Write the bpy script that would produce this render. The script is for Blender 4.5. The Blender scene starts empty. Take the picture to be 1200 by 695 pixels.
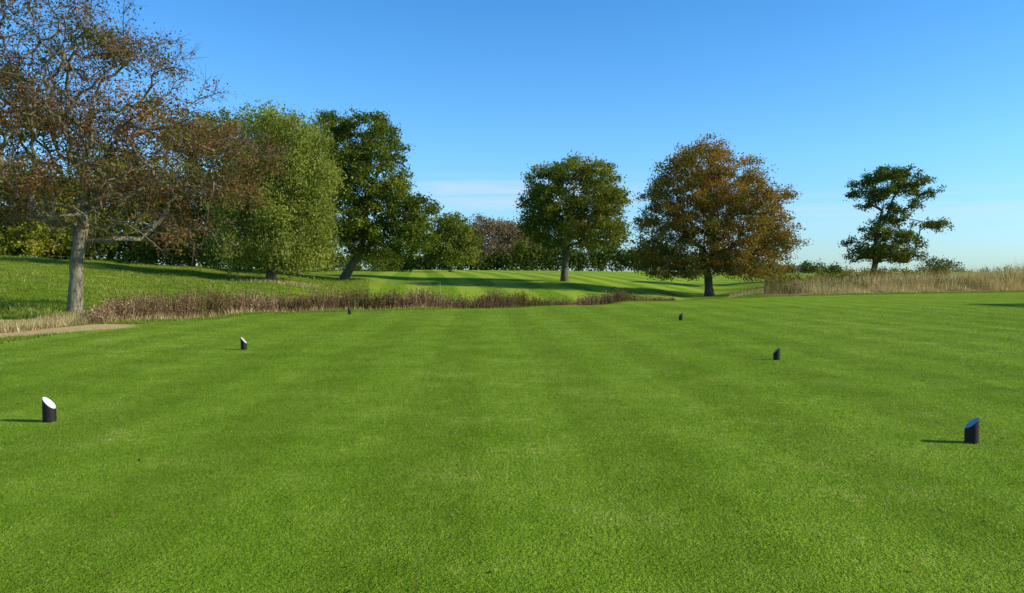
import bpy, math, numpy as np
from mathutils import Vector
rng = np.random.default_rng(7)
F = 930.0; CAMZ = 1.6; HY = 318.0
scene = bpy.context.scene
COL = scene.collection

def P(px, py, d):
    return np.array([(px-600)/F*d, d, CAMZ-(py-HY)/F*d])

# ------------------------------------------------------------------ terrain
PROF = [
 (-250,[(13,0),(16,-.2),(20,.0),(40,1.6),(60,3.0),(80,3.6),(300,4),(1000,.5)]),
 (0,  [(20,0),(22,-.12),(25,.0),(40,.65),(55,1.7),(70,2.8),(90,3.4),(300,3.4),(1000,.5)]),
 (90, [(24,0),(26,-.15),(28,.02),(45,.8),(70,2.4),(90,3.1),(300,3.2),(1000,.5)]),
 (200,[(26,0),(30,-.35),(34,-.35),(45,.2),(60,1.1),(80,2.1),(120,2.5),(300,2.8),(1000,.5)]),
 (300,[(31,0),(35,-.5),(42,-.45),(60,.6),(80,1.5),(120,1.9),(300,2.3),(1000,.5)]),
 (405,[(33,0),(38,-.8),(48,-.7),(75,.63),(100,1.2),(150,1.8),(300,2.0),(1000,.5)]),
 (500,[(35,0),(40,-1.),(55,-.9),(75,.1),(110,1.1),(200,1.95),(300,2.0),(1000,.5)]),
 (660,[(39,0),(44,-1.1),(58,-.95),(90,.44),(130,1.2),(200,1.75),(300,1.7),(1000,.5)]),
 (740,[(44,0),(50,-1.1),(62,-1.1),(90,-.1),(130,.8),(200,1.5),(300,1.5),(1000,.5)]),
 (830,[(48,0),(55,-.8),(70,-1.0),(80,-.95),(110,-.1),(200,1.1),(300,1.2),(1000,.5)]),
 (900,[(51,0),(60,-.15),(75,-.05),(100,.2),(200,.7),(300,.9),(1000,.5)]),
 (1000,[(56,0),(65,.05),(100,.3),(200,.5),(1000,.5)]),
 (1200,[(62,0),(80,.45),(100,.7),(200,.6),(1000,.5)]),
 (1500,[(66,0),(80,.5),(100,.8),(200,.6),(1000,.5)]),
]
PU = np.array([(p-600)/F for p,_ in PROF])
def sstep(a,b,x):
    t=np.clip((x-a)/(b-a),0,1); return t*t*(3-2*t)
def H0(x,y):
    d=np.maximum(y,2.0); u=np.clip(x/d,PU[0],PU[-1])
    prof=np.array([np.interp(d,[a for a,_ in pr],[b for _,b in pr]) for _,pr in PROF])
    idx=np.clip(np.searchsorted(PU,u)-1,0,len(PU)-2)
    t=(u-PU[idx])/(PU[idx+1]-PU[idx]); t=np.clip(t,0,1); t=t*t*(3-2*t)
    ar=np.arange(len(d))
    return prof[idx,ar]*(1-t)+prof[idx+1,ar]*t
EP=[-250,0,130,200,300,500,740,900,1200,1500]; ED=[14,18.6,23.6,26.5,31,34.6,44,51,62,66]
def edge(x,y):
    d=np.maximum(y,2.0); return np.interp(x/d*F+600,EP,ED)
def H(x,y):
    x=np.atleast_1d(np.asarray(x,float)); y=np.atleast_1d(np.asarray(y,float))
    s=0
    for k,w in ((-.04,.25),(0,.5),(.04,.25)):
        s=s+w*H0(x,y*(1+k))
    d=np.maximum(y,2.)
    rough=sstep(0,6,d-edge(x,y))
    s=s+rough*(.09*np.sin(x*.9+1.3*np.sin(y*.5))*np.sin(y*.7+x*.2)+.06*np.sin(x*.31+y*.23)+.04*np.sin(x*2.1+y*.6)*np.sin(y*1.7))*(1-.85*sstep(50,75,d)*(x>-25))
    s=s+.008*np.sin(x*.35+1)*np.sin(y*.28)*sstep(3,8,y)
    return s
def Hs(x,y): return float(H([x],[y])[0])

# ------------------------------------------------------------------ mesh helper
def mk(name,V,Fc,mat,tint=None,smooth=False,parent=None,uv=None):
    V=np.asarray(V,np.float32); Fc=np.asarray(Fc,np.int32)
    me=bpy.data.meshes.new(name)
    k=Fc.shape[1]; n=Fc.shape[0]
    me.vertices.add(len(V)); me.vertices.foreach_set("co",V.ravel())
    me.loops.add(n*k); me.loops.foreach_set("vertex_index",Fc.ravel())
    me.polygons.add(n); me.polygons.foreach_set("loop_start",np.arange(0,n*k,k,dtype=np.int32))
    me.polygons.foreach_set("use_smooth",np.full(n,smooth,dtype=bool))
    if tint is not None:
        a=me.attributes.new("tint",'FLOAT','FACE'); a.data.foreach_set("value",np.asarray(tint,np.float32))
    me.update(calc_edges=True)
    me.materials.append(mat)
    o=bpy.data.objects.new(name,me); COL.objects.link(o)
    if parent is not None:
        o.parent=parent
    return o
def empty(name,loc,label,cat,group=None):
    e=bpy.data.objects.new(name,None); e.empty_display_size=.3
    e.location=loc; COL.objects.link(e); e["label"]=label; e["category"]=cat
    if group: e["group"]=group
    return e
def unit(v): return v/np.maximum(np.linalg.norm(v,axis=-1,keepdims=True),1e-9)

# ------------------------------------------------------------------ node helpers
def newmat(name):
    m=bpy.data.materials.new(name); m.use_nodes=True
    nt=m.node_tree; nt.nodes.clear()
    out=nt.nodes.new('ShaderNodeOutputMaterial')
    return m,nt,out
def noise(nt,vec,scale,detail=4,rough=.6):
    n=nt.nodes.new('ShaderNodeTexNoise'); n.inputs['Scale'].default_value=scale
    n.inputs['Detail'].default_value=detail; n.inputs['Roughness'].default_value=rough
    if vec is not None: nt.links.new(vec,n.inputs['Vector'])
    return n.outputs['Fac']
def ramp(nt,fac,stops):
    r=nt.nodes.new('ShaderNodeValToRGB'); el=r.color_ramp.elements
    while len(el)<len(stops): el.new(.5)
    for e,(p,c) in zip(el,stops):
        e.position=p; e.color=(c[0],c[1],c[2],1) if not isinstance(c,(int,float)) else (c,c,c,1)
    nt.links.new(fac,r.inputs['Fac']); return r.outputs['Color']
def mix(nt,fac,a,b,mode='MIX'):
    m=nt.nodes.new('ShaderNodeMix'); m.data_type='RGBA'; m.blend_type=mode
    for s,v in ((m.inputs[0],fac),(m.inputs[6],a),(m.inputs[7],b)):
        if isinstance(v,bpy.types.NodeSocket): nt.links.new(v,s)
        elif isinstance(v,(int,float)): s.default_value=v
        else: s.default_value=(v[0],v[1],v[2],1)
    return m.outputs[2]
def mth(nt,op,a,b=None,c=None,clamp=False):
    m=nt.nodes.new('ShaderNodeMath'); m.operation=op; m.use_clamp=clamp
    for i,v in enumerate((a,b,c)):
        if v is None: continue
        if isinstance(v,bpy.types.NodeSocket): nt.links.new(v,m.inputs[i])
        else: m.inputs[i].default_value=v
    return m.outputs[0]
def attr(nt,name):
    a=nt.nodes.new('ShaderNodeAttribute'); a.attribute_name=name; return a.outputs['Fac']
def pos(nt):
    return nt.nodes.new('ShaderNodeNewGeometry').outputs['Position']
def principled(nt,out,col,rough=.8,bump=None,bstr=.5,bdist=.02,spec=.3):
    b=nt.nodes.new('ShaderNodeBsdfPrincipled')
    if isinstance(col,bpy.types.NodeSocket): nt.links.new(col,b.inputs['Base Color'])
    else: b.inputs['Base Color'].default_value=(*col,1)
    b.inputs['Roughness'].default_value=rough
    b.inputs['Specular IOR Level'].default_value=spec
    if bump is not None:
        bn=nt.nodes.new('ShaderNodeBump'); bn.inputs['Strength'].default_value=bstr; bn.inputs['Distance'].default_value=bdist
        nt.links.new(bump,bn.inputs['Height']); nt.links.new(bn.outputs['Normal'],b.inputs['Normal'])
    nt.links.new(b.outputs['BSDF'],out.inputs['Surface']); return b

def lawn_color(nt,p,gain=1.0):
    big=noise(nt,p,.14,4,.6); med=noise(nt,p,1.1,4,.65); fin=noise(nt,p,9,3,.7); vf=noise(nt,p,70,3,.75)
    s=mth(nt,'ADD',mth(nt,'MULTIPLY',big,.30),mth(nt,'ADD',mth(nt,'MULTIPLY',med,.38),mth(nt,'MULTIPLY',fin,.32)))
    g=gain
    c=ramp(nt,s,[(.34,(.145*g,.250*g,.010*g)),(.46,(.200*g,.325*g,.016*g)),(.55,(.250*g,.375*g,.026*g)),(.65,(.40*g,.47*g,.08*g))])
    sx=nt.nodes.new('ShaderNodeSeparateXYZ'); nt.links.new(p,sx.inputs[0])
    st=mth(nt,'SINE',mth(nt,'MULTIPLY',mth(nt,'ADD',sx.outputs[0],mth(nt,'MULTIPLY',sx.outputs[1],.04)),math.pi/.9))
    st=mth(nt,'MULTIPLY_ADD',mth(nt,'MULTIPLY_ADD',st,1.5,.5,clamp=True),.12,.94)
    c=mix(nt,1.0,c,st,'MULTIPLY')
    sp=noise(nt,p,2.2,5,.7)
    c=mix(nt,ramp(nt,sp,[(.60,0.),(.72,.28)]),c,(.42*g,.45*g,.09*g))
    return mix(nt,1.0,c,ramp(nt,vf,[(.3,.60),(.5,1.0),(.7,1.28)]),'MULTIPLY')

def leafmat(name,stops,trans=.35,spec=.12,gain=1.7):
    m,nt,out=newmat(name)
    t=attr(nt,"tint"); c=ramp(nt,t,[(p,[v*gain for v in col]) for p,col in stops])
    d=nt.nodes.new('ShaderNodeBsdfPrincipled'); d.inputs['Roughness'].default_value=.6; d.inputs['Specular IOR Level'].default_value=spec
    nt.links.new(c,d.inputs['Base Color'])
    tr=nt.nodes.new('ShaderNodeBsdfTranslucent'); nt.links.new(mix(nt,1.0,c,(1.2,1.15,.6),'MULTIPLY'),tr.inputs['Color'])
    ms=nt.nodes.new('ShaderNodeMixShader'); ms.inputs[0].default_value=trans
    nt.links.new(d.outputs[0],ms.inputs[1]); nt.links.new(tr.outputs[0],ms.inputs[2]); nt.links.new(ms.outputs[0],out.inputs['Surface'])
    return m
def barkmat(name,c1,c2,scale=6,twig=(.10,.06,.04)):
    m,nt,out=newmat(name)
    p=pos(nt); mp=nt.nodes.new('ShaderNodeMapping'); nt.links.new(p,mp.inputs[0]); mp.inputs['Scale'].default_value=(1,1,.25)
    n=noise(nt,mp.outputs[0],scale*2.5,6,.7); n2=noise(nt,p,scale*.4,3)
    c=mix(nt,n2,ramp(nt,n,[(.35,c1),(.65,c2)]),ramp(nt,n,[(.3,[k*.6 for k in c1]),(.7,[c2[0]*.85,c2[1]*1.0,c2[2]*.7])]))
    c=mix(nt,attr(nt,"tint"),c,twig)
    principled(nt,out,c,.9,n,1.0,.04,.1); return m

G_OAK=leafmat("oak_leaves",[(0,(.030,.046,.006)),(.5,(.074,.098,.010)),(.85,(.13,.135,.014)),(1,(.18,.13,.018))],gain=1.9)
G_WIL=leafmat("willow_leaves",[(0,(.070,.088,.014)),(.5,(.125,.150,.022)),(1,(.19,.20,.04))],gain=1.8)
G_BEE=leafmat("beech_leaves",[(0,(.06,.068,.010)),(.35,(.115,.090,.014)),(.65,(.175,.095,.018)),(1,(.25,.13,.024))],gain=2.0)
G_HAW=leafmat("hawthorn_leaves",[(0,(.055,.070,.012)),(.32,(.11,.095,.018)),(.55,(.15,.070,.022)),(.8,(.20,.070,.024)),(1,(.26,.14,.04))],gain=1.5)
G_DARK=leafmat("dark_leaves",[(0,(.026,.038,.006)),(.6,(.060,.080,.010)),(1,(.13,.135,.018))],gain=1.95)
G_BROWN=leafmat("bare_twigs",[(0,(.08,.07,.035)),(.6,(.16,.115,.055)),(1,(.22,.14,.065))],.15,gain=1.5)
G_YEL=leafmat("yellowing_leaves",[(0,(.05,.065,.008)),(.6,(.12,.14,.016)),(1,(.22,.20,.025))],gain=1.9)
BARK=barkmat("bark",(.06,.05,.035),(.22,.18,.13),4)
BARK_G=barkmat("grey_bark",(.12,.10,.07),(.38,.32,.23),4,(.15,.105,.07))

# ------------------------------------------------------------------ ground
xs=np.concatenate([-np.geomspace(3000,62,60),np.arange(-61,61.1,.5),np.geomspace(62,3000,60)])
ys=np.concatenate([-np.geomspace(600,22,18),np.arange(-20,130.1,.5),np.geomspace(131,9000,110)])
X,Y=np.meshgrid(xs,ys); nx,ny=len(xs),len(ys)
xf,yf=X.ravel(),Y.ravel()
zf=H(xf,yf); zf[yf>1200]-= (yf[yf>1200]-1200)*.0005
V=np.stack([xf,yf,zf],1)
i=np.arange(nx*ny).reshape(ny,nx)
Fq=np.stack([i[:-1,:-1].ravel(),i[:-1,1:].ravel(),i[1:,1:].ravel(),i[1:,:-1].ravel()],1)
m,nt,out=newmat("ground_grass")
p=pos(nt)
lawn=lawn_color(nt,p,1.0)
nb=noise(nt,p,.35,5,.65); nf=noise(nt,p,5,5,.75); ng=noise(nt,p,40,3,.7)
mp=nt.nodes.new('ShaderNodeMapping'); nt.links.new(p,mp.inputs[0]); mp.inputs['Scale'].default_value=(.35,1.6,1)
nst_=noise(nt,mp.outputs[0],.5,5,.7)
s=mth(nt,'ADD',mth(nt,'MULTIPLY',nst_,.55),mth(nt,'MULTIPLY',nf,.45))
rough=ramp(nt,s,[(.36,(.08,.14,.008)),(.46,(.16,.25,.014)),(.54,(.25,.32,.03)),(.62,(.46,.39,.12))])
s2=mth(nt,'ADD',mth(nt,'MULTIPLY',nb,.55),mth(nt,'MULTIPLY',nf,.45))
dry=ramp(nt,s2,[(.35,(.14,.12,.035)),(.5,(.30,.23,.11)),(.7,(.46,.38,.20))])
sand=ramp(nt,nf,[(.3,(.50,.33,.13)),(.6,(.80,.57,.28)),(.8,(.85,.66,.40))])
sx=nt.nodes.new('ShaderNodeSeparateXYZ'); nt.links.new(p,sx.inputs[0])
co=mth(nt,'ADD',sx.outputs[0],mth(nt,'MULTIPLY',sx.outputs[1],.12))
st=mth(nt,'SINE',mth(nt,'MULTIPLY',mth(nt,'ADD',co,.9),math.pi/2.3))
st=mth(nt,'MULTIPLY_ADD',st,1.5,.5,clamp=True)
fair=mix(nt,st,(.185,.325,.015),(.36,.475,.042))
fair=mix(nt,mth(nt,'MULTIPLY',nb,.4),fair,(.27,.39,.028))
c=mix(nt,attr(nt,"mown"),rough,lawn)
c=mix(nt,attr(nt,"fair"),c,fair)
c=mix(nt,mth(nt,'MULTIPLY_ADD',nf,.8,mth(nt,'SUBTRACT',mth(nt,'MULTIPLY',attr(nt,"dry"),1.4),.6),clamp=True),c,dry)
c=mix(nt,mth(nt,'MULTIPLY_ADD',nf,1.2,mth(nt,'SUBTRACT',mth(nt,'MULTIPLY',attr(nt,"path"),2.2),1.1),clamp=True),c,sand)
c=mix(nt,1.0,c,ramp(nt,ng,[(.3,.72),(.5,1.0),(.7,1.18)]),'MULTIPLY')
hgt=mth(nt,'ADD',mth(nt,'MULTIPLY',nf,1.0),mth(nt,'MULTIPLY',ng,.6))
principled(nt,out,c,.95,hgt,.7,.05,.03)
ground=mk("ground",V,Fq,m,smooth=True)
ground["kind"]="structure"; ground["label"]="mown golf course turf dipping to fields beyond"; ground["category"]="ground"
dd=np.maximum(yf,2); px=xf/dd*F+600; E=edge(xf,yf)
jit=.5*np.sin(xf*1.3+yf*.7)
mown=1-sstep(-.3,.9,dd-E+jit*.5)
mown*=sstep(-16,-12.5,xf) 
fairm=sstep(390,480,px+ (dd-90)*.3+jit*10)*(1-sstep(862,885,px+jit*6))*sstep(46,52,dd+jit)*(1-sstep(200,215,dd))
def blob(cx,cy,rx,ry,pw=1.): 
    return np.clip(1.3-np.sqrt(((xf-cx)/rx)**2+((yf-cy)/ry)**2),0,1)**pw
drym=np.zeros_like(xf)
drym=np.maximum(drym,sstep(870,950,px)*sstep(1.,3.,dd-E)*(1-sstep(110,150,dd))*(yf>10))
drym=np.maximum(drym,.7*sstep(100,130,px)*(1-sstep(640,720,px))*sstep(1,2.5,dd-E)*(1-sstep(5,8,dd-E)))
drym=np.maximum(drym,.85*(px<130)*sstep(2,3,dd-E)*(1-sstep(3,6.5,dd-E)))
drym=np.maximum(drym,blob(-18.5,64,3,2)*.7)
drym=np.maximum(drym,blob(-15.4,28,2,2)*.9)
def segd(x,y,ax,ay,bx,by):
    t=np.clip(((x-ax)*(bx-ax)+(y-ay)*(by-ay))/((bx-ax)**2+(by-ay)**2),0,1)
    return np.hypot(x-ax-t*(bx-ax),y-ay-t*(by-ay))
def pathd(x,y): return np.minimum(segd(x,y,-17,15.5,-13.0,19.8),segd(x,y,-13.0,19.8,-12.0,23.0))
pathm=1-sstep(.5,1.5,pathd(xf,yf)+.2*np.sin(xf*3+yf*2))
for nme,a in (("mown",mown),("fair",fairm),("dry",drym),("path",pathm)):
    at=ground.data.attributes.new(nme,'FLOAT','POINT'); at.data.foreach_set("value",a.astype(np.float32))

# ------------------------------------------------------------------ blades
def blades(name,x,y,h,w,lean,mat,tint=None,zoff=-.003):
    n=len(x); z=H(x,y)+zoff
    a=rng.uniform(0,2*np.pi,n); c,s=np.cos(a),np.sin(a)
    b=rng.uniform(0,2*np.pi,n); l=lean*rng.uniform(.2,1,n)*h
    V=np.empty((n,3,3))
    V[:,0]=np.stack([x-c*w/2,y-s*w/2,z],1); V[:,1]=np.stack([x+c*w/2,y+s*w/2,z],1)
    V[:,2]=np.stack([x+np.cos(b)*l,y+np.sin(b)*l,z+h],1)
    if tint is None: tint=rng.random(n)
    return mk(name,V.reshape(-1,3),np.arange(n*3).reshape(n,3),mat,tint)

m,nt,out=newmat("lawn_blades")
p=pos(nt); c=lawn_color(nt,p,1.0)
c=mix(nt,1.0,c,ramp(nt,attr(nt,"tint"),[(0,(.36,.44,.4)),(.5,(.94,.95,1.)),(.93,(1.3,1.22,1.7)),(1,(1.9,1.6,4.5))]),'MULTIPLY')
d=nt.nodes.new('ShaderNodeBsdfPrincipled'); d.inputs['Roughness'].default_value=.42; d.inputs['Specular IOR Level'].default_value=.32
nt.links.new(c,d.inputs['Base Color'])
tr=nt.nodes.new('ShaderNodeBsdfTranslucent'); nt.links.new(c,tr.inputs['Color'])
ms=nt.nodes.new('ShaderNodeMixShader'); ms.inputs[0].default_value=.35
nt.links.new(d.outputs[0],ms.inputs[1]); nt.links.new(tr.outputs[0],ms.inputs[2]); nt.links.new(ms.outputs[0],out.inputs['Surface'])
LAWN=m
yy=np.linspace(2.6,36,4000)
dens=np.minimum(6200,6200*(5.4/yy)**2.0)*(2*(.70*yy+1.2))
cdf=np.cumsum(dens)*(yy[1]-yy[0]); N=int(cdf[-1]); print("blades",N)
y=np.interp(rng.random(N)*cdf[-1],cdf,yy); x=rng.uniform(-1,1,N)*(.70*y+1.2)
k=(x>-13)&(y<edge(x,y)-.3)&((pathd(x,y)>1.3)|(rng.random(N)<.06)); x,y=x[k],y[k]
w=np.maximum(.0032,.0006*y)*rng.uniform(.7,1.3,len(x)); h=rng.uniform(.008,.021,len(x))*(1+.02*np.minimum(y,15))
g=blades("grass",x,y,h,w,1.2,LAWN); g["kind"]="stuff"; g["label"]="short mown green turf of the tee"; g["category"]="grass"

def grassmat(name,stops,tr=.3): return leafmat(name,stops,tr,gain=1.15)
M_DRY=grassmat("dry_grass_mat",[(0,(.13,.10,.025)),(.25,(.27,.19,.07)),(.55,(.50,.40,.18)),(1,(.76,.65,.38))])
M_RGH=grassmat("rough_grass_mat",[(0,(.09,.16,.008)),(.5,(.18,.26,.02)),(1,(.50,.42,.14))])
def scat(n,p0,p1,dmin,dmax,rel=True,fall=1):
    px=rng.uniform(p0,p1,n); u=(px-600)/F
    e=np.interp(px,EP,ED) if rel else 0
    d=e+rng.uniform(dmin,dmax,n)**fall
    return u*d,d,px
x,y,px=scat(130000,855,1330,.3,26)
near=y-edge(x,y)
cl=np.clip(.5+.35*np.sin(x*.8+np.sin(y*.9)*2)*np.sin(y*.6+x*.3)+.3*np.sin(x*2.3+y*1.7)*np.sin(x*.37),0,1)
big=np.clip(.5+.5*np.sin(x*.42+2*np.sin(y*.21))*np.cos(y*.33+x*.11),0,1)
start=1.2+4.*(.5+.5*np.sin(x*.55+1.2*np.sin(x*.21)))*(.4+.6*big)+1.6*np.sin(x*1.9)+7*(1-sstep(880,990,px))
k=(near>start-1.6)&(rng.random(len(x))<(.12+.88*cl)*(.25+.75*sstep(855,960,px)))
x,y,px,near,cl,start,big=x[k],y[k],px[k],near[k],cl[k],start[k],big[k]
h=rng.uniform(.3,1.25,len(x))**1.5*(.25+.9*cl)*(.5+.85*big)*np.interp(px,[855,900,960,1100,1200],[.3,.5,.9,1.25,1.95])*(.12+.88*sstep(-1.4,6,near-start))
w=rng.uniform(.012,.04,len(x))
g=blades("dry_grass",x,y,h,w,.5,M_DRY,np.clip(rng.normal(.55,.25,len(x))*(.2+.7*cl+.6*big),0,1)); g["kind"]="stuff"; g["label"]="tall bleached straw-coloured grass bank"; g["category"]="dry grass"
x1,y1,p1=scat(15000,-60,125,2.0,5.5); h1=rng.uniform(.06,.26,len(x1))
x2,y2,p2=scat(7000,120,700,.8,3.); h2=rng.uniform(.12,.35,len(x2))
x3=rng.normal(-18.5,2.,1200); y3=rng.normal(64,1.4,1200); h3=rng.uniform(.1,.3,1200)
x=np.concatenate([x1,x2,x3]); y=np.concatenate([y1,y2,y3]); h=np.concatenate([h1,h2,h3])
k=(pathd(x,y)>1.2)|(rng.random(len(x))<.05); x,y,h=x[k],y[k],h[k]
g=blades("dry_grass",x,y,h,rng.uniform(.012,.03,len(x))*(1+y*.01),.6,M_DRY,rng.uniform(.1,.9,len(x))); g["kind"]="stuff"; g["label"]="straw-coloured rough grass fringing the tee"; g["category"]="dry grass"
n=190000
u=rng.uniform(-.8,-.18,n); y=26+60*rng.random(n)**1.2; x=u*y
k=(y>edge(x,y)+1.0); x,y=x[k],y[k]
tuf=np.clip(.5+.5*np.sin(x*1.3+np.sin(y*.7)*2)*np.sin(y*1.1+x*.4)+.3*np.sin(x*.35+y*.5),0,1)
g=blades("rough_grass",x,y,rng.uniform(.03,.14,len(x))*(.4+1.6*tuf),rng.uniform(.02,.05,len(x)),1.1,M_RGH,np.clip(rng.beta(2,3.6,len(x))*(.5+1.0*tuf),0,1)); g["kind"]="stuff"; g["label"]="rough green pasture grass on the bank"; g["category"]="grass"
x,y,px=scat(60000,-50,1250,-1.2,1.4); k=pathd(x,y)>1.2; x,y=x[k],y[k]
g=blades("rough_grass",x,y,rng.uniform(.03,.10,len(x)),rng.uniform(.015,.03,len(x)),.9,M_RGH,rng.beta(2,3,len(x))); g["kind"]="stuff"; g["label"]="longer grass fringe around the mown tee"; g["category"]="grass"

# ------------------------------------------------------------------ leaves
def leafquads(C,size,asp=.55,up=.0,vert=0.):
    n=len(C)
    a=rng.normal(size=(n,3)); a[:,2]=a[:,2]*(1-.3*up)+ -vert*np.abs(rng.normal(size=n))*2; a=unit(a)
    b=unit(np.cross(a,rng.normal(size=(n,3))))
    s=size*rng.uniform(.6,1.3,n)
    a=a*s[:,None]; b=b*(s*asp)[:,None]
    V=np.stack([C-a,C+b-a*.1,C+a,C-b-a*.1],1)
    return V.reshape(-1,3),np.arange(4*n).reshape(n,4)

M_SCR=leafmat("scrub_mat",[(0,(.09,.11,.014)),(.3,(.14,.10,.035)),(.55,(.19,.11,.060)),(.8,(.25,.145,.085)),(1,(.42,.30,.16))],.2,gain=1.2)
def scrub(name,p0,p1,d0,d1,nst,h0,h1,label,base=.75,hp=None,tb0=.48):
    x,y,px=scat(nst,p0,p1,d0,d1)
    dn=.6+.4*np.sin(px*.09+1.5*np.sin(y*.8))*np.sin(px*.033+2)
    keepf=.4+.6*dn
    if hp is not None: keepf=keepf*np.interp(px,hp[0],np.sqrt(hp[1]))
    k=rng.random(nst)<keepf
    x,y,px,dn=x[k],y[k],px[k],dn[k]; nst=len(x)
    lump=base+.08*np.sin(px*.045+1)*np.sin(px*.021)+.10*np.sin(px*.13+y)+.14*np.sin(px*.31+y*2)
    hh=rng.uniform(h0,h1,nst)*np.clip(lump,.3,1.2)
    tall=rng.random(nst)<.06; hh=np.where(tall,hh*1.3,hh)
    if hp is not None: hh=hh*np.interp(px,hp[0],hp[1])
    z=H(x,y)
    a=rng.uniform(0,6.28,nst); w=.009*(1+y*.012)
    top=np.stack([x+rng.normal(0,.14,nst),y+rng.normal(0,.14,nst),z+hh],1)
    V1=np.empty((nst,4,3)); c,s=np.cos(a)*w,np.sin(a)*w
    V1[:,0]=np.stack([x-c,y-s,z],1);V1[:,1]=np.stack([x+c,y+s,z],1);V1[:,2]=top+np.stack([c*.4,s*.4,0*c],1);V1[:,3]=top-np.stack([c*.4,s*.4,0*c],1)
    per=8; t=rng.uniform(.2,1.05,(nst,per))
    base_=np.stack([x,y,z],1)
    C=base_[:,None]+(top-base_)[:,None]*t[...,None]+rng.normal(size=(nst,per,3))*.07
    V2,F2=leafquads(C.reshape(-1,3),.038,.5)
    V=np.concatenate([V1.reshape(-1,3),V2]); Fc=np.concatenate([np.arange(4*nst).reshape(nst,4),F2+4*nst])
    tb=np.clip(tb0+.3*np.sin(px*.05+2)*np.sin(px*.017)+rng.normal(0,.24,nst),0,1)
    tint=np.concatenate([tb,np.clip(np.repeat(tb,per)+rng.normal(0,.2,nst*per),0,1)])
    o=mk(name,V,Fc,M_SCR,tint); o["kind"]="stuff"; o["label"]=label; o["category"]="weeds"
scrub("dead_weeds",105,365,1.4,5.5,6500,.5,1.2,"purple-brown dead docks and weeds in the dip",.78,([105,140,200,300,365],[.4,.75,1.,1.,.85]),.55)
scrub("dead_weeds",345,600,1.4,5.,7500,.65,1.15,"brown dead weeds along the foot of the tee",.8,([345,420,480,600],[1,1.05,1.,.95]))
scrub("dead_weeds",560,790,1.2,4.5,7500,.75,1.25,"brown dead weeds along the foot of the tee",.82,([560,600,650,720,790],[.95,.95,.9,.75,.35]),.42)
scrub("dead_weeds",895,1200,7,17,3000,.4,1.4,"brown and green weeds among bleached grass",.8,None,.3)

# ------------------------------------------------------------------ trees
def tubes(P0,D0,R0,P1,D1,R1,S):
    ref=np.array([.31,.93,.17])
    def ring(P,D,R):
        e1=unit(np.cross(D,ref)); e2=np.cross(D,e1)
        th=np.arange(S)/S*2*np.pi
        return P[:,None]+R[:,None,None]*(np.cos(th)[None,:,None]*e1[:,None]+np.sin(th)[None,:,None]*e2[:,None])
    A=ring(P0,D0,R0); B=ring(P1,D1,R1); n=len(P0)
    V=np.concatenate([A,B],1).reshape(-1,3)
    base=(np.arange(n)*2*S)[:,None]; j=np.arange(S)[None]; k=(j+1)%S
    Fc=np.stack([base+j,base+k,base+S+k,base+S+j],-1).reshape(-1,4)
    return V,Fc

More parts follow.
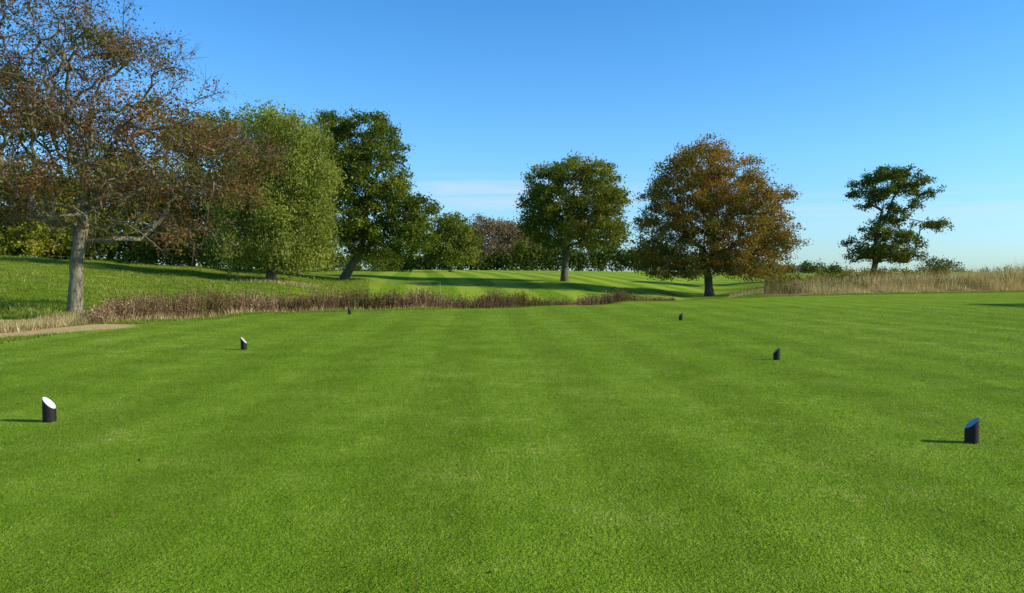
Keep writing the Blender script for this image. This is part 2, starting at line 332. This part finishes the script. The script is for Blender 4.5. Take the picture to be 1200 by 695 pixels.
def tree(name,label,cat,d,trunk,lobes,ncl,nleaf,leaf,rb,lm,bm=None,clr=.6,seed=1,attach=2,tint=(.5,.22),
         layers=3,flat=.65,vert=0,minr=.015,seg=.7,group=None,mind=None,inner=.4,tip_leaf=1.,jit=.12,tintf=None,spread=.6,
         leaff=None,pexp=.5,twigs=4):
    global rng
    rng=np.random.default_rng(seed); bm=bm or BARK
    base=P(trunk[0][0],trunk[0][1],d); gz=Hs(base[0],base[1]); 
    k=d/F
    e=empty(name,(base[0],base[1],gz),label,cat,group)
    off=np.array([base[0],base[1],gz])
    tp=[np.array([base[0],base[1],gz-.15])]+[P(a,b,d) for a,b in trunk[1:]]
    lo=min(l[0]-l[2] for l in lobes); hi=max(l[0]+l[2] for l in lobes)
    mid=(lo+hi)/2; half=(hi-lo)/2
    L=[]
    for l in lobes:
        dep=half*math.sqrt(max(.08,1-((l[0]-mid)/half)**2))
        for q in range(layers):
            f=0 if layers==1 else (q/(layers-1)*2-1)
            sh=1-.15*abs(f)
            dy=f*max(0,dep-l[2]*.6)*spread+rng.normal(0,.1)*l[2]
            L.append((P(l[0],l[1],d)+np.array([0,dy*k,0]),np.array([l[2]*sh,l[2],l[3]*sh])*k))
    wts=np.array([(r[0]*r[1]*r[2])**(.7) for _,r in L]); wts/=wts.sum()
    M=ncl*4
    ch=rng.choice(len(L),M,p=wts); u=unit(rng.normal(size=(M,3))); rr=inner+(1-inner)*rng.random(M)**.6
    Cn=np.array([L[c][0] for c in ch]); Rn=np.array([L[c][1] for c in ch])
    cand=Cn+u*rr[:,None]*Rn
    cand=cand[cand[:,2]>H(cand[:,0],cand[:,1])+.5]
    md=mind if mind else clr*.75
    K=np.empty((0,3))
    for c in cand:
        if len(K) and np.min(np.sum((K-c)**2,1))<md*md: continue
        K=np.vstack([K,c]); 
        if len(K)>=ncl: break
    NP=[];ND=[];PA=[]
    for i_,t in enumerate(tp):
        if i_==0: NP.append(t);PA.append(-1);ND.append(np.array([0,0,1.]));continue
        a=NP[-1]; L_=np.linalg.norm(t-a); ns=max(2,int(L_/seg))
        for q in range(1,ns+1):
            pnt=a+(t-a)*q/ns+ (rng.normal(size=3)*rb*.15 if q<ns else 0)
            dv=pnt-NP[-1]; NP.append(pnt); PA.append(len(NP)-2); ND.append(dv/np.linalg.norm(dv))
        if i_==attach-1: first=len(NP)-1
    ntr=len(NP)
    if attach<=1: first=1
    first=min(first,ntr-2)
    cen=tp[min(attach,len(tp)-1)]
    order=np.argsort(np.linalg.norm(K-cen,axis=1))
    cap=len(NP)+len(K)*40
    A=np.zeros((cap,3));Dm=np.zeros((cap,3)); A[:ntr]=NP;Dm[:ntr]=ND; cnt=ntr
    par=np.full(cap,-1); par[:ntr]=PA
    endn=[]
    for o_ in order:
        t=K[o_]; v=t-A[first:cnt]; dist=np.linalg.norm(v,axis=1)+1e-6
        cs=np.sum(v*Dm[first:cnt],1)/dist
        j=first+int(np.argmin(dist*(1+.9*(1-cs))))
        a=A[j]; L_=np.linalg.norm(t-a)
        ns=max(1,int(math.ceil(L_/seg)))
        c1=a+Dm[j]*L_*.35
        prev=j
        ph=rng.normal(size=3)*L_*jit
        for q in range(1,ns+1):
            s_=q/ns
            pnt=(1-s_)**2*a+2*s_*(1-s_)*(c1+ph)+s_*s_*t
            if cnt>=cap: break
            if q<ns: pnt=pnt+rng.normal(size=3)*.05*seg
            dv=pnt-A[prev]; A[cnt]=pnt; Dm[cnt]=dv/max(1e-6,np.linalg.norm(dv)); par[cnt]=prev; prev=cnt; cnt+=1
        endn.append(prev)
    A=A[:cnt];Dm=Dm[:cnt];par=par[:cnt]
    c_=np.zeros(cnt); c_[endn]+=1
    for q in range(cnt-1,0,-1): c_[par[q]]+=c_[q]
    R=np.maximum(minr,rb*(np.maximum(c_,.5)/max(1,c_[0]))**pexp)
    hh=A[:,2]-gz
    fl=np.zeros(cnt); fl[:ntr]=np.exp(-np.maximum(hh[:ntr],0)/.35)*.4
    taper=np.ones(cnt); taper[:ntr]=1-.25*np.clip(hh[:ntr]/max(.1,hh[:ntr].max()),0,1)
    R=R*taper*(1+fl)
    ch=np.arange(1,cnt); pa=par[1:]
    R0=np.minimum(R[pa],R[ch]*1.25); R0[:ntr-1]=R[pa[:ntr-1]]
    S=12 if d<40 else 7
    if d<40:
        big=R[ch]>.03
    else: big=np.ones(len(ch),bool)
    V,Fc=tubes(A[pa[big]]-off,Dm[pa[big]],R0[big],A[ch[big]]-off,Dm[ch[big]],R[ch[big]],S)
    tt=np.repeat(np.clip(1-(R[ch[big]]-.03)/.04,0,1)*(.4 if d<40 else 0),S)
    if (~big).any():
        sm=~big
        V2,F2=tubes(A[pa[sm]]-off,Dm[pa[sm]],R0[sm],A[ch[sm]]-off,Dm[ch[sm]],R[ch[sm]],4)
        tt=np.concatenate([tt,np.repeat(np.clip(1-(R[ch[sm]]-.012)/.03,.4,1),4)])
        Fc=np.concatenate([Fc,F2+len(V)]); V=np.concatenate([V,V2])
        en=np.array(endn); q0=np.repeat(en,twigs); n=len(q0)
        dirs=unit(Dm[q0]+rng.normal(size=(n,3))*.75+np.array([0,0,-.1])); ln=rng.uniform(.2,.8,n)
        V2,F2=tubes(A[q0]-off,dirs,np.full(n,.008),A[q0]-off+dirs*ln[:,None],dirs,np.full(n,.004),3)
        tt=np.concatenate([tt,np.ones(len(F2))])
        Fc=np.concatenate([Fc,F2+len(V)]); V=np.concatenate([V,V2])
    mk("trunk",V,Fc,bm,tt,smooth=True,parent=e)
    per=max(1,nleaf//len(K)); 
    wt=rng.uniform(.3,1.7,len(K))
    if leaff is not None: wt=wt*leaff(K)
    cnts=np.maximum(1,(per*wt).astype(int))
    idx=np.repeat(np.arange(len(K)),cnts); n=len(idx)
    C=K[idx]+rng.normal(size=(n,3))*clr*.5*np.array([1,1,flat])*tip_leaf
    if vert: C[:,2]-=np.abs(rng.normal(size=n))*vert*clr
    V,Fc=leafquads(C-off,leaf,.55,0,vert)
    tk=rng.normal(0,tint[1],len(K))
    low=np.sin(K[:,0]*.7+seed)*np.sin(K[:,2]*.8+seed*2)*.12
    T=tint[0]+tk+low
    if tintf is not None: T=T+tintf(K,k)
    T=T[idx]+rng.normal(0,.1,n)
    mk("crown",V,Fc,lm,np.clip(T,0,1),parent=e)
    return e

def hawleaf(K):
    px=K[:,0]/K[:,1]*F+600; py=HY-(K[:,2]-CAMZ)/K[:,1]*F
    patch=np.clip(.55+1.0*np.sin(K[:,0]*1.3+1)*np.sin(K[:,2]*1.5+.5)+.5*np.sin(K[:,1]*1.1),.1,1.7)
    return patch*(.8+.1*sstep(100,230,px)*(py<245)+.45*np.exp(-((px-20)/60)**2-((py-150)/60)**2))*(1-.45*(py>240))
tree("hawthorn_tree","sparse red-brown leafed tree with grey trunk and bare branches","tree",28,
 [(87,370),(90,325),(94,288),(99,250),(106,190),(112,110),(118,60)],
 [(60,55,95,50),(135,40,75,34),(190,82,50,28),(-10,110,80,80),(60,140,100,70),(150,150,80,50),(235,165,75,36),(300,182,42,20),(215,215,80,28),(120,225,75,35),(0,205,75,45),(265,222,35,20),(205,262,46,24),(150,275,40,16),(50,255,60,20),(235,288,22,12)],
 1500,84000,.056,.235,G_HAW,BARK_G,clr=.50,seed=11,attach=2,tint=(.42,.28),minr=.012,seg=.45,inner=.1,mind=.26,flat=.8,jit=.32,
 tintf=lambda K,k: .1*sstep(-14,-9,K[:,0])-.05, spread=.5, leaff=hawleaf,pexp=.41,twigs=5)
tree("field_tree","yellow-green leafy tree at the field edge","tree",82,[(20,300),(20,280),(20,250)],
 [(-30,245,45,34),(30,238,40,30),(10,272,55,26),(70,262,38,26),(40,292,50,12),(70,228,30,20)],340,26000,.18,.3,G_YEL,clr=.9,seed=21,tint=(.65,.2),attach=1,group="trees along the field edge")
tree("field_tree","green leafy tree at the field edge","tree",90,[(130,302),(130,280),(130,250)],
 [(110,240,44,38),(155,230,44,42),(85,272,42,26),(170,275,45,24),(130,195,42,28),(130,292,60,12),(180,215,30,34)],400,28000,.18,.3,G_YEL,clr=.9,seed=22,attach=1,tint=(.45,.22),group="trees along the field edge")
tree("field_tree","olive green leafy tree at the field edge","tree",96,[(225,305),(225,280),(225,240)],
 [(215,225,40,35),(245,185,42,42),(262,158,30,26),(225,265,48,28),(190,260,35,30),(262,240,35,40),(225,293,50,12)],440,34000,.18,.35,G_YEL,clr=1.0,seed=23,tint=(.5,.22),attach=1,group="trees along the field edge")
tree("field_tree","dense green leafy tree at the field edge","tree",92,[(350,312),(350,280),(350,240)],
 [(330,170,36,24),(370,182,30,28),(320,215,40,34),(365,225,38,34),(345,270,60,30),(300,262,34,34),(350,298,60,14)],400,26000,.2,.35,G_DARK,clr=1.0,seed=24,tint=(.8,.2),attach=1,group="trees along the field edge")
tree("willow_tree","broad olive-green willow with drooping foliage","tree",66,[(318,322),(320,295),(325,250),(330,200)],
 [(318,148,34,22),(350,158,36,24),(300,185,38,32),(343,200,42,34),(372,205,25,34),(296,235,42,34),(345,245,45,36),(372,260,22,34),(296,275,44,24),(345,284,42,22),(288,294,36,12),(348,300,34,11)],
 720,70000,.11,.36,G_WIL,clr=.75,seed=31,attach=2,tint=(.5,.2),vert=.6,flat=1.0)
tree("oak_tree","tall dark green oak with leaning trunk and dense crown","tree",80,[(403,330),(408,318),(420,300),(430,265),(428,215)],
 [(398,148,28,15),(432,152,30,20),(452,172,26,22),(405,185,35,25),(445,205,38,28),(412,230,34,30),(462,235,32,24),(495,240,20,14),(430,265,38,25),(480,262,34,20),(465,285,36,14),(410,282,18,20),(498,285,18,10),(445,298,30,8)],
 640,54000,.145,.45,G_OAK,clr=.75,seed=41,attach=2,tint=(.38,.2),inner=.35)
tree("round_tree","small rounded green tree beyond the fairway","tree",150,[(528,316),(528,300),(528,285)],
 [(525,270,26,20),(545,283,18,20),(508,288,16,16),(530,298,34,15)],220,14000,.25,.35,G_DARK,clr=1.2,seed=51,attach=1,tint=(.7,.2))
for q,(bx,w_,tp_) in enumerate([(572,26,254),(600,24,260),(624,20,268),(552,14,270)]):
    tree("bare_tree","hazy brown autumn tree losing its leaves","tree",230+q*6,[(bx,316),(bx,300),(bx,285)],
     [(bx-w_*.35,tp_+14,w_*.6,15),(bx+w_*.35,tp_+16,w_*.6,15),(bx,tp_+12,w_*.6,12),(bx,292,w_*.95,16)],160,9000,.28,.4,G_BROWN,clr=1.7,seed=60+q,attach=1,minr=.06,group="autumn trees beyond the fairway",tint=(.5,.25))
tree("oak_tree","round-crowned green oak standing alone on the fairway","tree",92,[(662,330),(662,312),(664,292),(668,260),(672,225)],
 [(642,212,28,21),(668,202,30,17),(698,208,27,19),(717,232,21,23),(627,240,21,21),(655,238,32,26),(692,240,32,26),(638,266,26,19),(676,270,32,18),(711,264,24,21),(620,262,14,14),(650,286,18,8),(700,286,22,8),(723,276,13,13)],
 640,44000,.15,.42,G_OAK,clr=.8,seed=71,attach=2,tint=(.58,.2),inner=.3)
tree("beech_tree","spreading copper and olive autumn beech with low crown","tree",80,[(832,347),(830,325),(826,300),(824,250),(820,200)],
 [(815,184,30,18),(795,200,30,22),(838,194,32,22),(868,210,28,22),(778,226,28,24),(820,225,42,30),(865,235,38,28),(898,242,26,26),(772,258,28,26),(812,262,42,28),(862,268,42,26),(906,266,27,22),(765,288,24,22),(800,295,38,22),(850,298,42,20),(895,292,34,22),(912,286,20,20),(775,314,26,16),(885,315,36,14),(758,302,15,16),(805,320,24,8),(850,316,30,8)],
 1300,98000,.115,.42,G_BEE,clr=.72,seed=81,attach=2,tint=(.43,.17),inner=.15,flat=.6,mind=.4,tintf=lambda K,k:.2*sstep(2,12,K[:,2])-.1)
tree("lone_tree","gnarled tree with clumped dark foliage against the sky","tree",100,[(1024,318),(1026,295),(1028,265),(1034,240),(1038,215)],
 [(1030,206,18,10),(1048,205,14,9),(1010,217,15,9),(1004,228,10,8),(1066,213,20,11),(1080,226,11,8),(1038,225,20,10),(1018,240,10,7),(1056,242,15,8),(1046,256,22,9),(1097,264,14,7),(1080,263,7,4),(1004,282,13,9),(1022,270,10,8),(1046,277,20,11),(1030,296,28,13),(1066,284,12,10),(1008,299,15,10),(1054,300,20,10)],
 450,25000,.145,.38,G_OAK,clr=.58,seed=91,attach=2,tint=(.34,.18),inner=.1,spread=.45,minr=.05,flat=.85,jit=.25,mind=.42)
tree("field_tree","leafy tree beside the mown tee","tree",33,[(1850,318),(1850,240),(1850,150),(1850,110)],
 [(1850,120,70,50),(1830,160,60,44),(1880,150,60,44)],120,9000,.14,.25,G_DARK,clr=.6,seed=95,attach=2)

# ------------------------------------------------------------------ hedges
def hedge(name,label,p0,p1,d0,d1,hmin,hmax,n,leaf,mat,seed,depth=3,kind=None,tint=(.4,.2),fr=.12,low=False):
    r=np.random.default_rng(seed); global rng; rng=r
    ncl=max(12,n//35)
    t=r.random(ncl); pxx=p0+(p1-p0)*t; d=d0+(d1-d0)*t+r.normal(0,depth*.3,ncl)
    x=(pxx-600)/F*d; z0=H(x,d)
    prof=.5+.5*np.sin(pxx*fr+seed)*np.sin(pxx*fr*.43+seed*2)
    top=hmin+(hmax-hmin)*prof
    z=z0+top*r.random(ncl)**.7
    K=np.stack([x,d,z],1); idx=np.repeat(np.arange(ncl),35)
    C=K[idx]+r.normal(size=(len(idx),3))*leaf*2.2
    o=Vector((float(x.mean()),float(d.mean()),float(z0.mean())))
    V,Fc=leafquads(C-np.array(o),leaf,.6)
    T=np.clip(tint[0]+r.normal(0,tint[1],ncl)[idx]+r.normal(0,.1,len(idx)),0,1)
    ob=mk(name,V,Fc,mat,T); ob.location=o; ob["label"]=label; ob["category"]="woodland" if kind else "hedge"
    if kind: ob["kind"]=kind
    return ob
hedge("hedge","overgrown green hedge under the field trees",-80,300,80,84,1.6,4.2,15000,.18,G_YEL,3,tint=(.35,.25))
hedge("hedge","low dark hedge at the top of the pasture",290,480,95,150,1.4,3.4,8000,.22,G_DARK,4)
hedge("hedge","green hedge with small trees along the fairway top",440,600,215,215,2.5,6,10000,.35,G_DARK,5,tint=(.4,.2))
hedge("hedge","green hedge with small trees along the fairway top",600,780,215,225,4.5,7.5,13000,.36,G_DARK,6,tint=(.4,.25),fr=.2)
hedge("hedge","brown bramble hedge on the bank",985,1110,90,96,.5,1.6,6000,.12,G_BEE,7,tint=(.3,.2))
hedge("hedge","low green bushes among the bleached grass",900,985,76,96,.2,1.5,3000,.12,G_DARK,14,tint=(.6,.2),fr=.3)
hedge("distant_woodland","far tree line on the horizon",840,1400,900,1100,.5,4,7000,1.1,G_DARK,8,depth=30,kind="stuff",tint=(.7,.2),fr=.04)
hedge("distant_woodland","far tree line on the horizon",-400,870,500,500,8,13,12000,1.2,G_DARK,9,depth=20,kind="stuff",tint=(.5,.2),fr=.07)
hedge("hedge","dark clump of small trees near the farmhouse",936,985,330,340,1.8,4.,1700,.45,G_DARK,10,tint=(.3,.2),fr=.25)
hedge("hedge","dark clump of small trees near the farmhouse",880,930,330,340,1.5,3.5,1500,.45,G_DARK,12,tint=(.4,.2),fr=.2)
tree("shrub","thin grey-green shrub rising from the tall grass","shrub",90,[(1098,318),(1098,312),(1098,306)],
 [(1092,306,14,5),(1108,311,14,6),(1088,314,12,5)],70,1500,.11,.08,G_WIL,clr=.5,seed=97,attach=1,mind=.3,tint=(.1,.15))

# ------------------------------------------------------------------ farmhouse
def simplemat(name,c1,c2,scale,rough=.8,bs=.3,spec=.3):
    m,nt,out=newmat(name); p=nt.nodes.new('ShaderNodeTexCoord').outputs['Object']; n=noise(nt,p,scale,5)
    principled(nt,out,ramp(nt,n,[(.3,c1),(.7,c2)]),rough,n,bs,.01,spec); return m
M_WALL=simplemat("brick_wall",(.20,.13,.10),(.30,.20,.15),2); M_ROOF=simplemat("slate_roof",(.07,.065,.07),(.14,.12,.12),3); M_WIN=simplemat("window_glass",(.02,.025,.03),(.04,.045,.05),3,.15)
hx,hd=(934-600)/F*520,520; hz=Hs(hx,hd)
fh=empty("farmhouse",(hx,hd,hz),"low brick farmhouse with slate roof among hedges","farmhouse")
def box(name,x0,x1,y0,y1,z0,z1,mat,par):
    V=[(x,y,z) for z in (z0,z1) for x,y in ((x0,y0),(x1,y0),(x1,y1),(x0,y1))]
    return mk(name,V,[(3,2,1,0),(4,5,6,7),(0,1,5,4),(1,2,6,5),(2,3,7,6),(3,0,4,7)],mat,parent=par)
box("wall",-6,6,-3,3,-.3,2.6,M_WALL,fh)
V=[(-6.3,-3.4,2.62),(6.3,-3.4,2.62),(6.3,3.4,2.62),(-6.3,3.4,2.62),(-6.3,0,4.7),(6.3,0,4.7)]
mk("roof",V,[(0,1,5,4),(2,3,4,5),(3,2,1,0)],M_ROOF,parent=fh)
mk("gable",[(-6,-3,2.6),(-6,3,2.6),(-6,0,4.5)],[(0,2,1)],M_WALL,parent=fh)
mk("gable",[(6,-3,2.6),(6,3,2.6),(6,0,4.5)],[(0,1,2)],M_WALL,parent=fh)
box("chimney",3.5,4.3,-.4,.4,4.2,5.6,M_WALL,fh)
for wx in (-4,-1.5,3.6): box("window",wx-.5,wx+.5,-3.04,-3.0,1.0,2.0,M_WIN,fh)
box("door",.8,1.8,-3.04,-3.0,0,2.0,M_ROOF,fh)

# ------------------------------------------------------------------ tee markers
m,nt,out=newmat("dark_stained_wood")
tc=nt.nodes.new('ShaderNodeTexCoord').outputs['Object']; mp=nt.nodes.new('ShaderNodeMapping'); nt.links.new(tc,mp.inputs[0]); mp.inputs['Scale'].default_value=(1,1,.12)
n=noise(nt,mp.outputs[0],90,6,.7)
principled(nt,out,ramp(nt,n,[(.35,(.008,.005,.005)),(.7,(.030,.019,.018))]),.6,n,.6,.004,.3); M_POST=m
M_WHITE=simplemat("white_paint",(.66,.64,.62),(.80,.79,.77),30,.45,.1)
M_BLUE=simplemat("blue_grey_top",(.16,.28,.44),(.20,.34,.50),30,.3,.1)  # even blue-grey tone for one marker's slanted top
M_DULL=simplemat("dark_top",(.04,.05,.065),(.08,.09,.11),30,.4,.1)  # dark bluish tone for the slanted tops of several markers
M_PINK=simplemat("worn_pale_paint",(.50,.42,.40),(.68,.60,.57),30,.5,.1)
def marker_mesh(h,r,drop):
    S=40; th=np.arange(S)/S*2*np.pi; c,s=np.cos(th),np.sin(th)
    rings=[]
    def top(rr,ext=0): return h-drop*(c*rr/r+1)/2+ext
    rings.append(np.stack([r*1.0*c,r*1.0*s,np.full(S,-.03)],1))
    rings.append(np.stack([r*c,r*s,np.full(S,.02)],1))
    for f in (.35,.6): rings.append(np.stack([r*c,r*s,top(r)*f],1))
    rings.append(np.stack([r*c,r*s,top(r)-.006],1))
    rings.append(np.stack([(r-.004)*c,(r-.004)*s,top(r)],1))
    rings.append(np.stack([(r-.010)*c,(r-.010)*s,top(r-.010)-.001],1))
    V=np.concatenate(rings); Fc=[]
    for a in range(len(rings)-1):
        for j in range(S):
            k=(j+1)%S; Fc.append((a*S+j,a*S+k,(a+1)*S+k,(a+1)*S+j))
    ri=r-.005
    t=[np.stack([ri*c,ri*s,top(ri)+.001],1),np.stack([ri*c,ri*s,top(ri)+.004],1),np.stack([(ri-.004)*c,(ri-.004)*s,top(ri-.004)+.0055],1),np.stack([ri*.5*c,ri*.5*s,top(ri*.5)+.0055],1),np.stack([ri*.02*c,ri*.02*s,top(ri*.02)+.0055],1)]
    V2=np.concatenate(t); F2=[]
    for a in range(len(t)-1):
        for j in range(S):
            k=(j+1)%S; F2.append((a*S+j,a*S+k,(a+1)*S+k,(a+1)*S+j))
    return V,Fc,V2,F2
LW="short black round wooden tee marker with slanted white top"
LB="short black round wooden tee marker with slanted blue-grey top"
LD="short black round wooden tee marker with slanted dark top"
MK=[(55,495,.265,.066,-32,M_WHITE,LW,.13),(285,410,.26,.062,-18,M_PINK,LW,.14),(409.5,368.5,.24,.06,-4,M_DULL,LD,.12),
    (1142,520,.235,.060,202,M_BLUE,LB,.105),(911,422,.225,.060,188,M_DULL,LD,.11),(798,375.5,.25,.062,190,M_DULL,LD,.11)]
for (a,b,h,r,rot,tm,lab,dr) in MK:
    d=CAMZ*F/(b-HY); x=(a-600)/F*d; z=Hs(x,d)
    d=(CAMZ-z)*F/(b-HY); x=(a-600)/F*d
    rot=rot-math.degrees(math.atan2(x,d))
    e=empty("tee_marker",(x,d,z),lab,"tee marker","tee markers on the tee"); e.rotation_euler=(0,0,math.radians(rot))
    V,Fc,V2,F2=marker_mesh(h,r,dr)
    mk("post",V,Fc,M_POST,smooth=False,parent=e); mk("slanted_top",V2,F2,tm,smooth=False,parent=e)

# ------------------------------------------------------------------ fallen leaves and stalk
rng=np.random.default_rng(5)
n=420; y=3.4+22*rng.random(n)**1.5; x=rng.uniform(-.7,.7,n)*y
C=np.stack([x,y,H(x,y)+.018],1)
a=rng.normal(size=(n,3)); a[:,2]*=.25; a=unit(a); b=unit(np.cross(a,np.array([0,0,1.])+rng.normal(size=(n,3))*.3))
s=rng.uniform(.008,.022,n)
V=np.stack([C-a*s[:,None],C+b*s[:,None]*.6,C+a*s[:,None],C-b*s[:,None]*.6],1).reshape(-1,3)
M_FALL=leafmat("fallen_leaf_mat",[(0,(.10,.05,.02)),(.6,(.25,.14,.05)),(1,(.42,.30,.15))],.1,gain=1.2)
o=mk("fallen_leaves",V,np.arange(4*n).reshape(n,4),M_FALL,rng.random(n)); o["kind"]="stuff"; o["label"]="small brown fallen leaves scattered on turf"; o["category"]="fallen leaves"
sp=P(593,560,1.6*F/(560-HY)); V,Fc=tubes(np.array([[0,0,0.],[.006,.01,.04]]),np.array([[.1,.2,1.],[.1,.2,1.]]),np.array([.003,.0025]),np.array([[.006,.01,.04],[.018,0,.12]]),np.array([[.1,.2,1.],[.1,.0,1.]]),np.array([.0025,.002]),6)
o=mk("grass_stalk",V,Fc,M_DRY,np.full(len(Fc),.6)); o.location=(sp[0],sp[1],Hs(sp[0],sp[1])); o["label"]="single dry grass stalk standing in short turf"; o["category"]="grass stalk"

# ------------------------------------------------------------------ light
EL=math.radians(25); AZ=math.radians(99)
w=bpy.data.worlds.new("World"); scene.world=w; w.use_nodes=True; nt=w.node_tree; nt.nodes.clear()
wo=nt.nodes.new('ShaderNodeOutputWorld'); bg=nt.nodes.new('ShaderNodeBackground'); bg.inputs['Strength'].default_value=.15
sky=nt.nodes.new('ShaderNodeTexSky'); sky.sky_type='NISHITA'; sky.sun_disc=False; sky.sun_elevation=EL; sky.sun_rotation=AZ
sky.air_density=1.0; sky.dust_density=.2; sky.ozone_density=2.5; sky.altitude=50
tc=nt.nodes.new('ShaderNodeTexCoord').outputs['Generated']
mp=nt.nodes.new('ShaderNodeMapping'); nt.links.new(tc,mp.inputs[0]); mp.inputs['Scale'].default_value=(1.6,1.6,44)
cn=noise(nt,mp.outputs[0],1.5,6,.6)
sx=nt.nodes.new('ShaderNodeSeparateXYZ'); nt.links.new(tc,sx.inputs[0])
grade=ramp(nt,sx.outputs[2],[(.0,(.58,.86,1.20)),(.06,(.64,.97,1.34)),(.14,(.62,1.08,1.46)),(.25,(.50,1.05,1.48)),(.36,(.38,.98,1.44)),(.5,(.32,.6,.9)),(1,(.28,.45,.62))])
col=mix(nt,1.0,sky.outputs[0],grade,'MULTIPLY')
band=ramp(nt,sx.outputs[2],[(.045,0.),(.055,.4),(.068,1.),(.082,1.),(.095,.0)])
cm=mth(nt,'MULTIPLY',mth(nt,'MULTIPLY',ramp(nt,cn,[(.42,0.),(.62,.5)]),band),ramp(nt,sx.outputs[0],[(.2,.15),(.36,1.)]))
band2=ramp(nt,sx.outputs[2],[(.065,0.),(.085,1.),(.11,1.),(.125,.0)])
cm2=mth(nt,'MULTIPLY',mth(nt,'MULTIPLY',ramp(nt,cn,[(.38,.04),(.6,.6)]),band2),ramp(nt,mth(nt,'ADD',sx.outputs[0],.5),[(.36,0.),(.42,1.),(.6,1.),(.72,0.)]))
cm=mth(nt,'MAXIMUM',cm,cm2)
col=mix(nt,cm,col,(4.8,5.4,6.0))
nt.links.new(col,bg.inputs['Color']); nt.links.new(bg.outputs[0],wo.inputs['Surface'])
sun=bpy.data.lights.new("sun",'SUN'); sun.energy=5.0; sun.angle=math.radians(.5); sun.color=(1,.93,.78)
so=bpy.data.objects.new("sun",sun); COL.objects.link(so); so["category"]="sun"; so["label"]="low warm afternoon sun"
dv=Vector((math.sin(AZ)*math.cos(EL),math.cos(AZ)*math.cos(EL),math.sin(EL)))
so.rotation_euler=dv.to_track_quat('Z','Y').to_euler(); so.location=(30,-20,30)

cam=bpy.data.cameras.new("camera"); co_=bpy.data.objects.new("camera",cam); COL.objects.link(co_)
cam.sensor_width=36; cam.lens=27.9; cam.clip_end=20000; cam.clip_start=.05
co_.location=(0,0,CAMZ); co_.rotation_euler=(math.radians(90-1.82),0,0); scene.camera=co_
scene.view_settings.view_transform='Standard'; scene.view_settings.look='None'; scene.view_settings.exposure=0
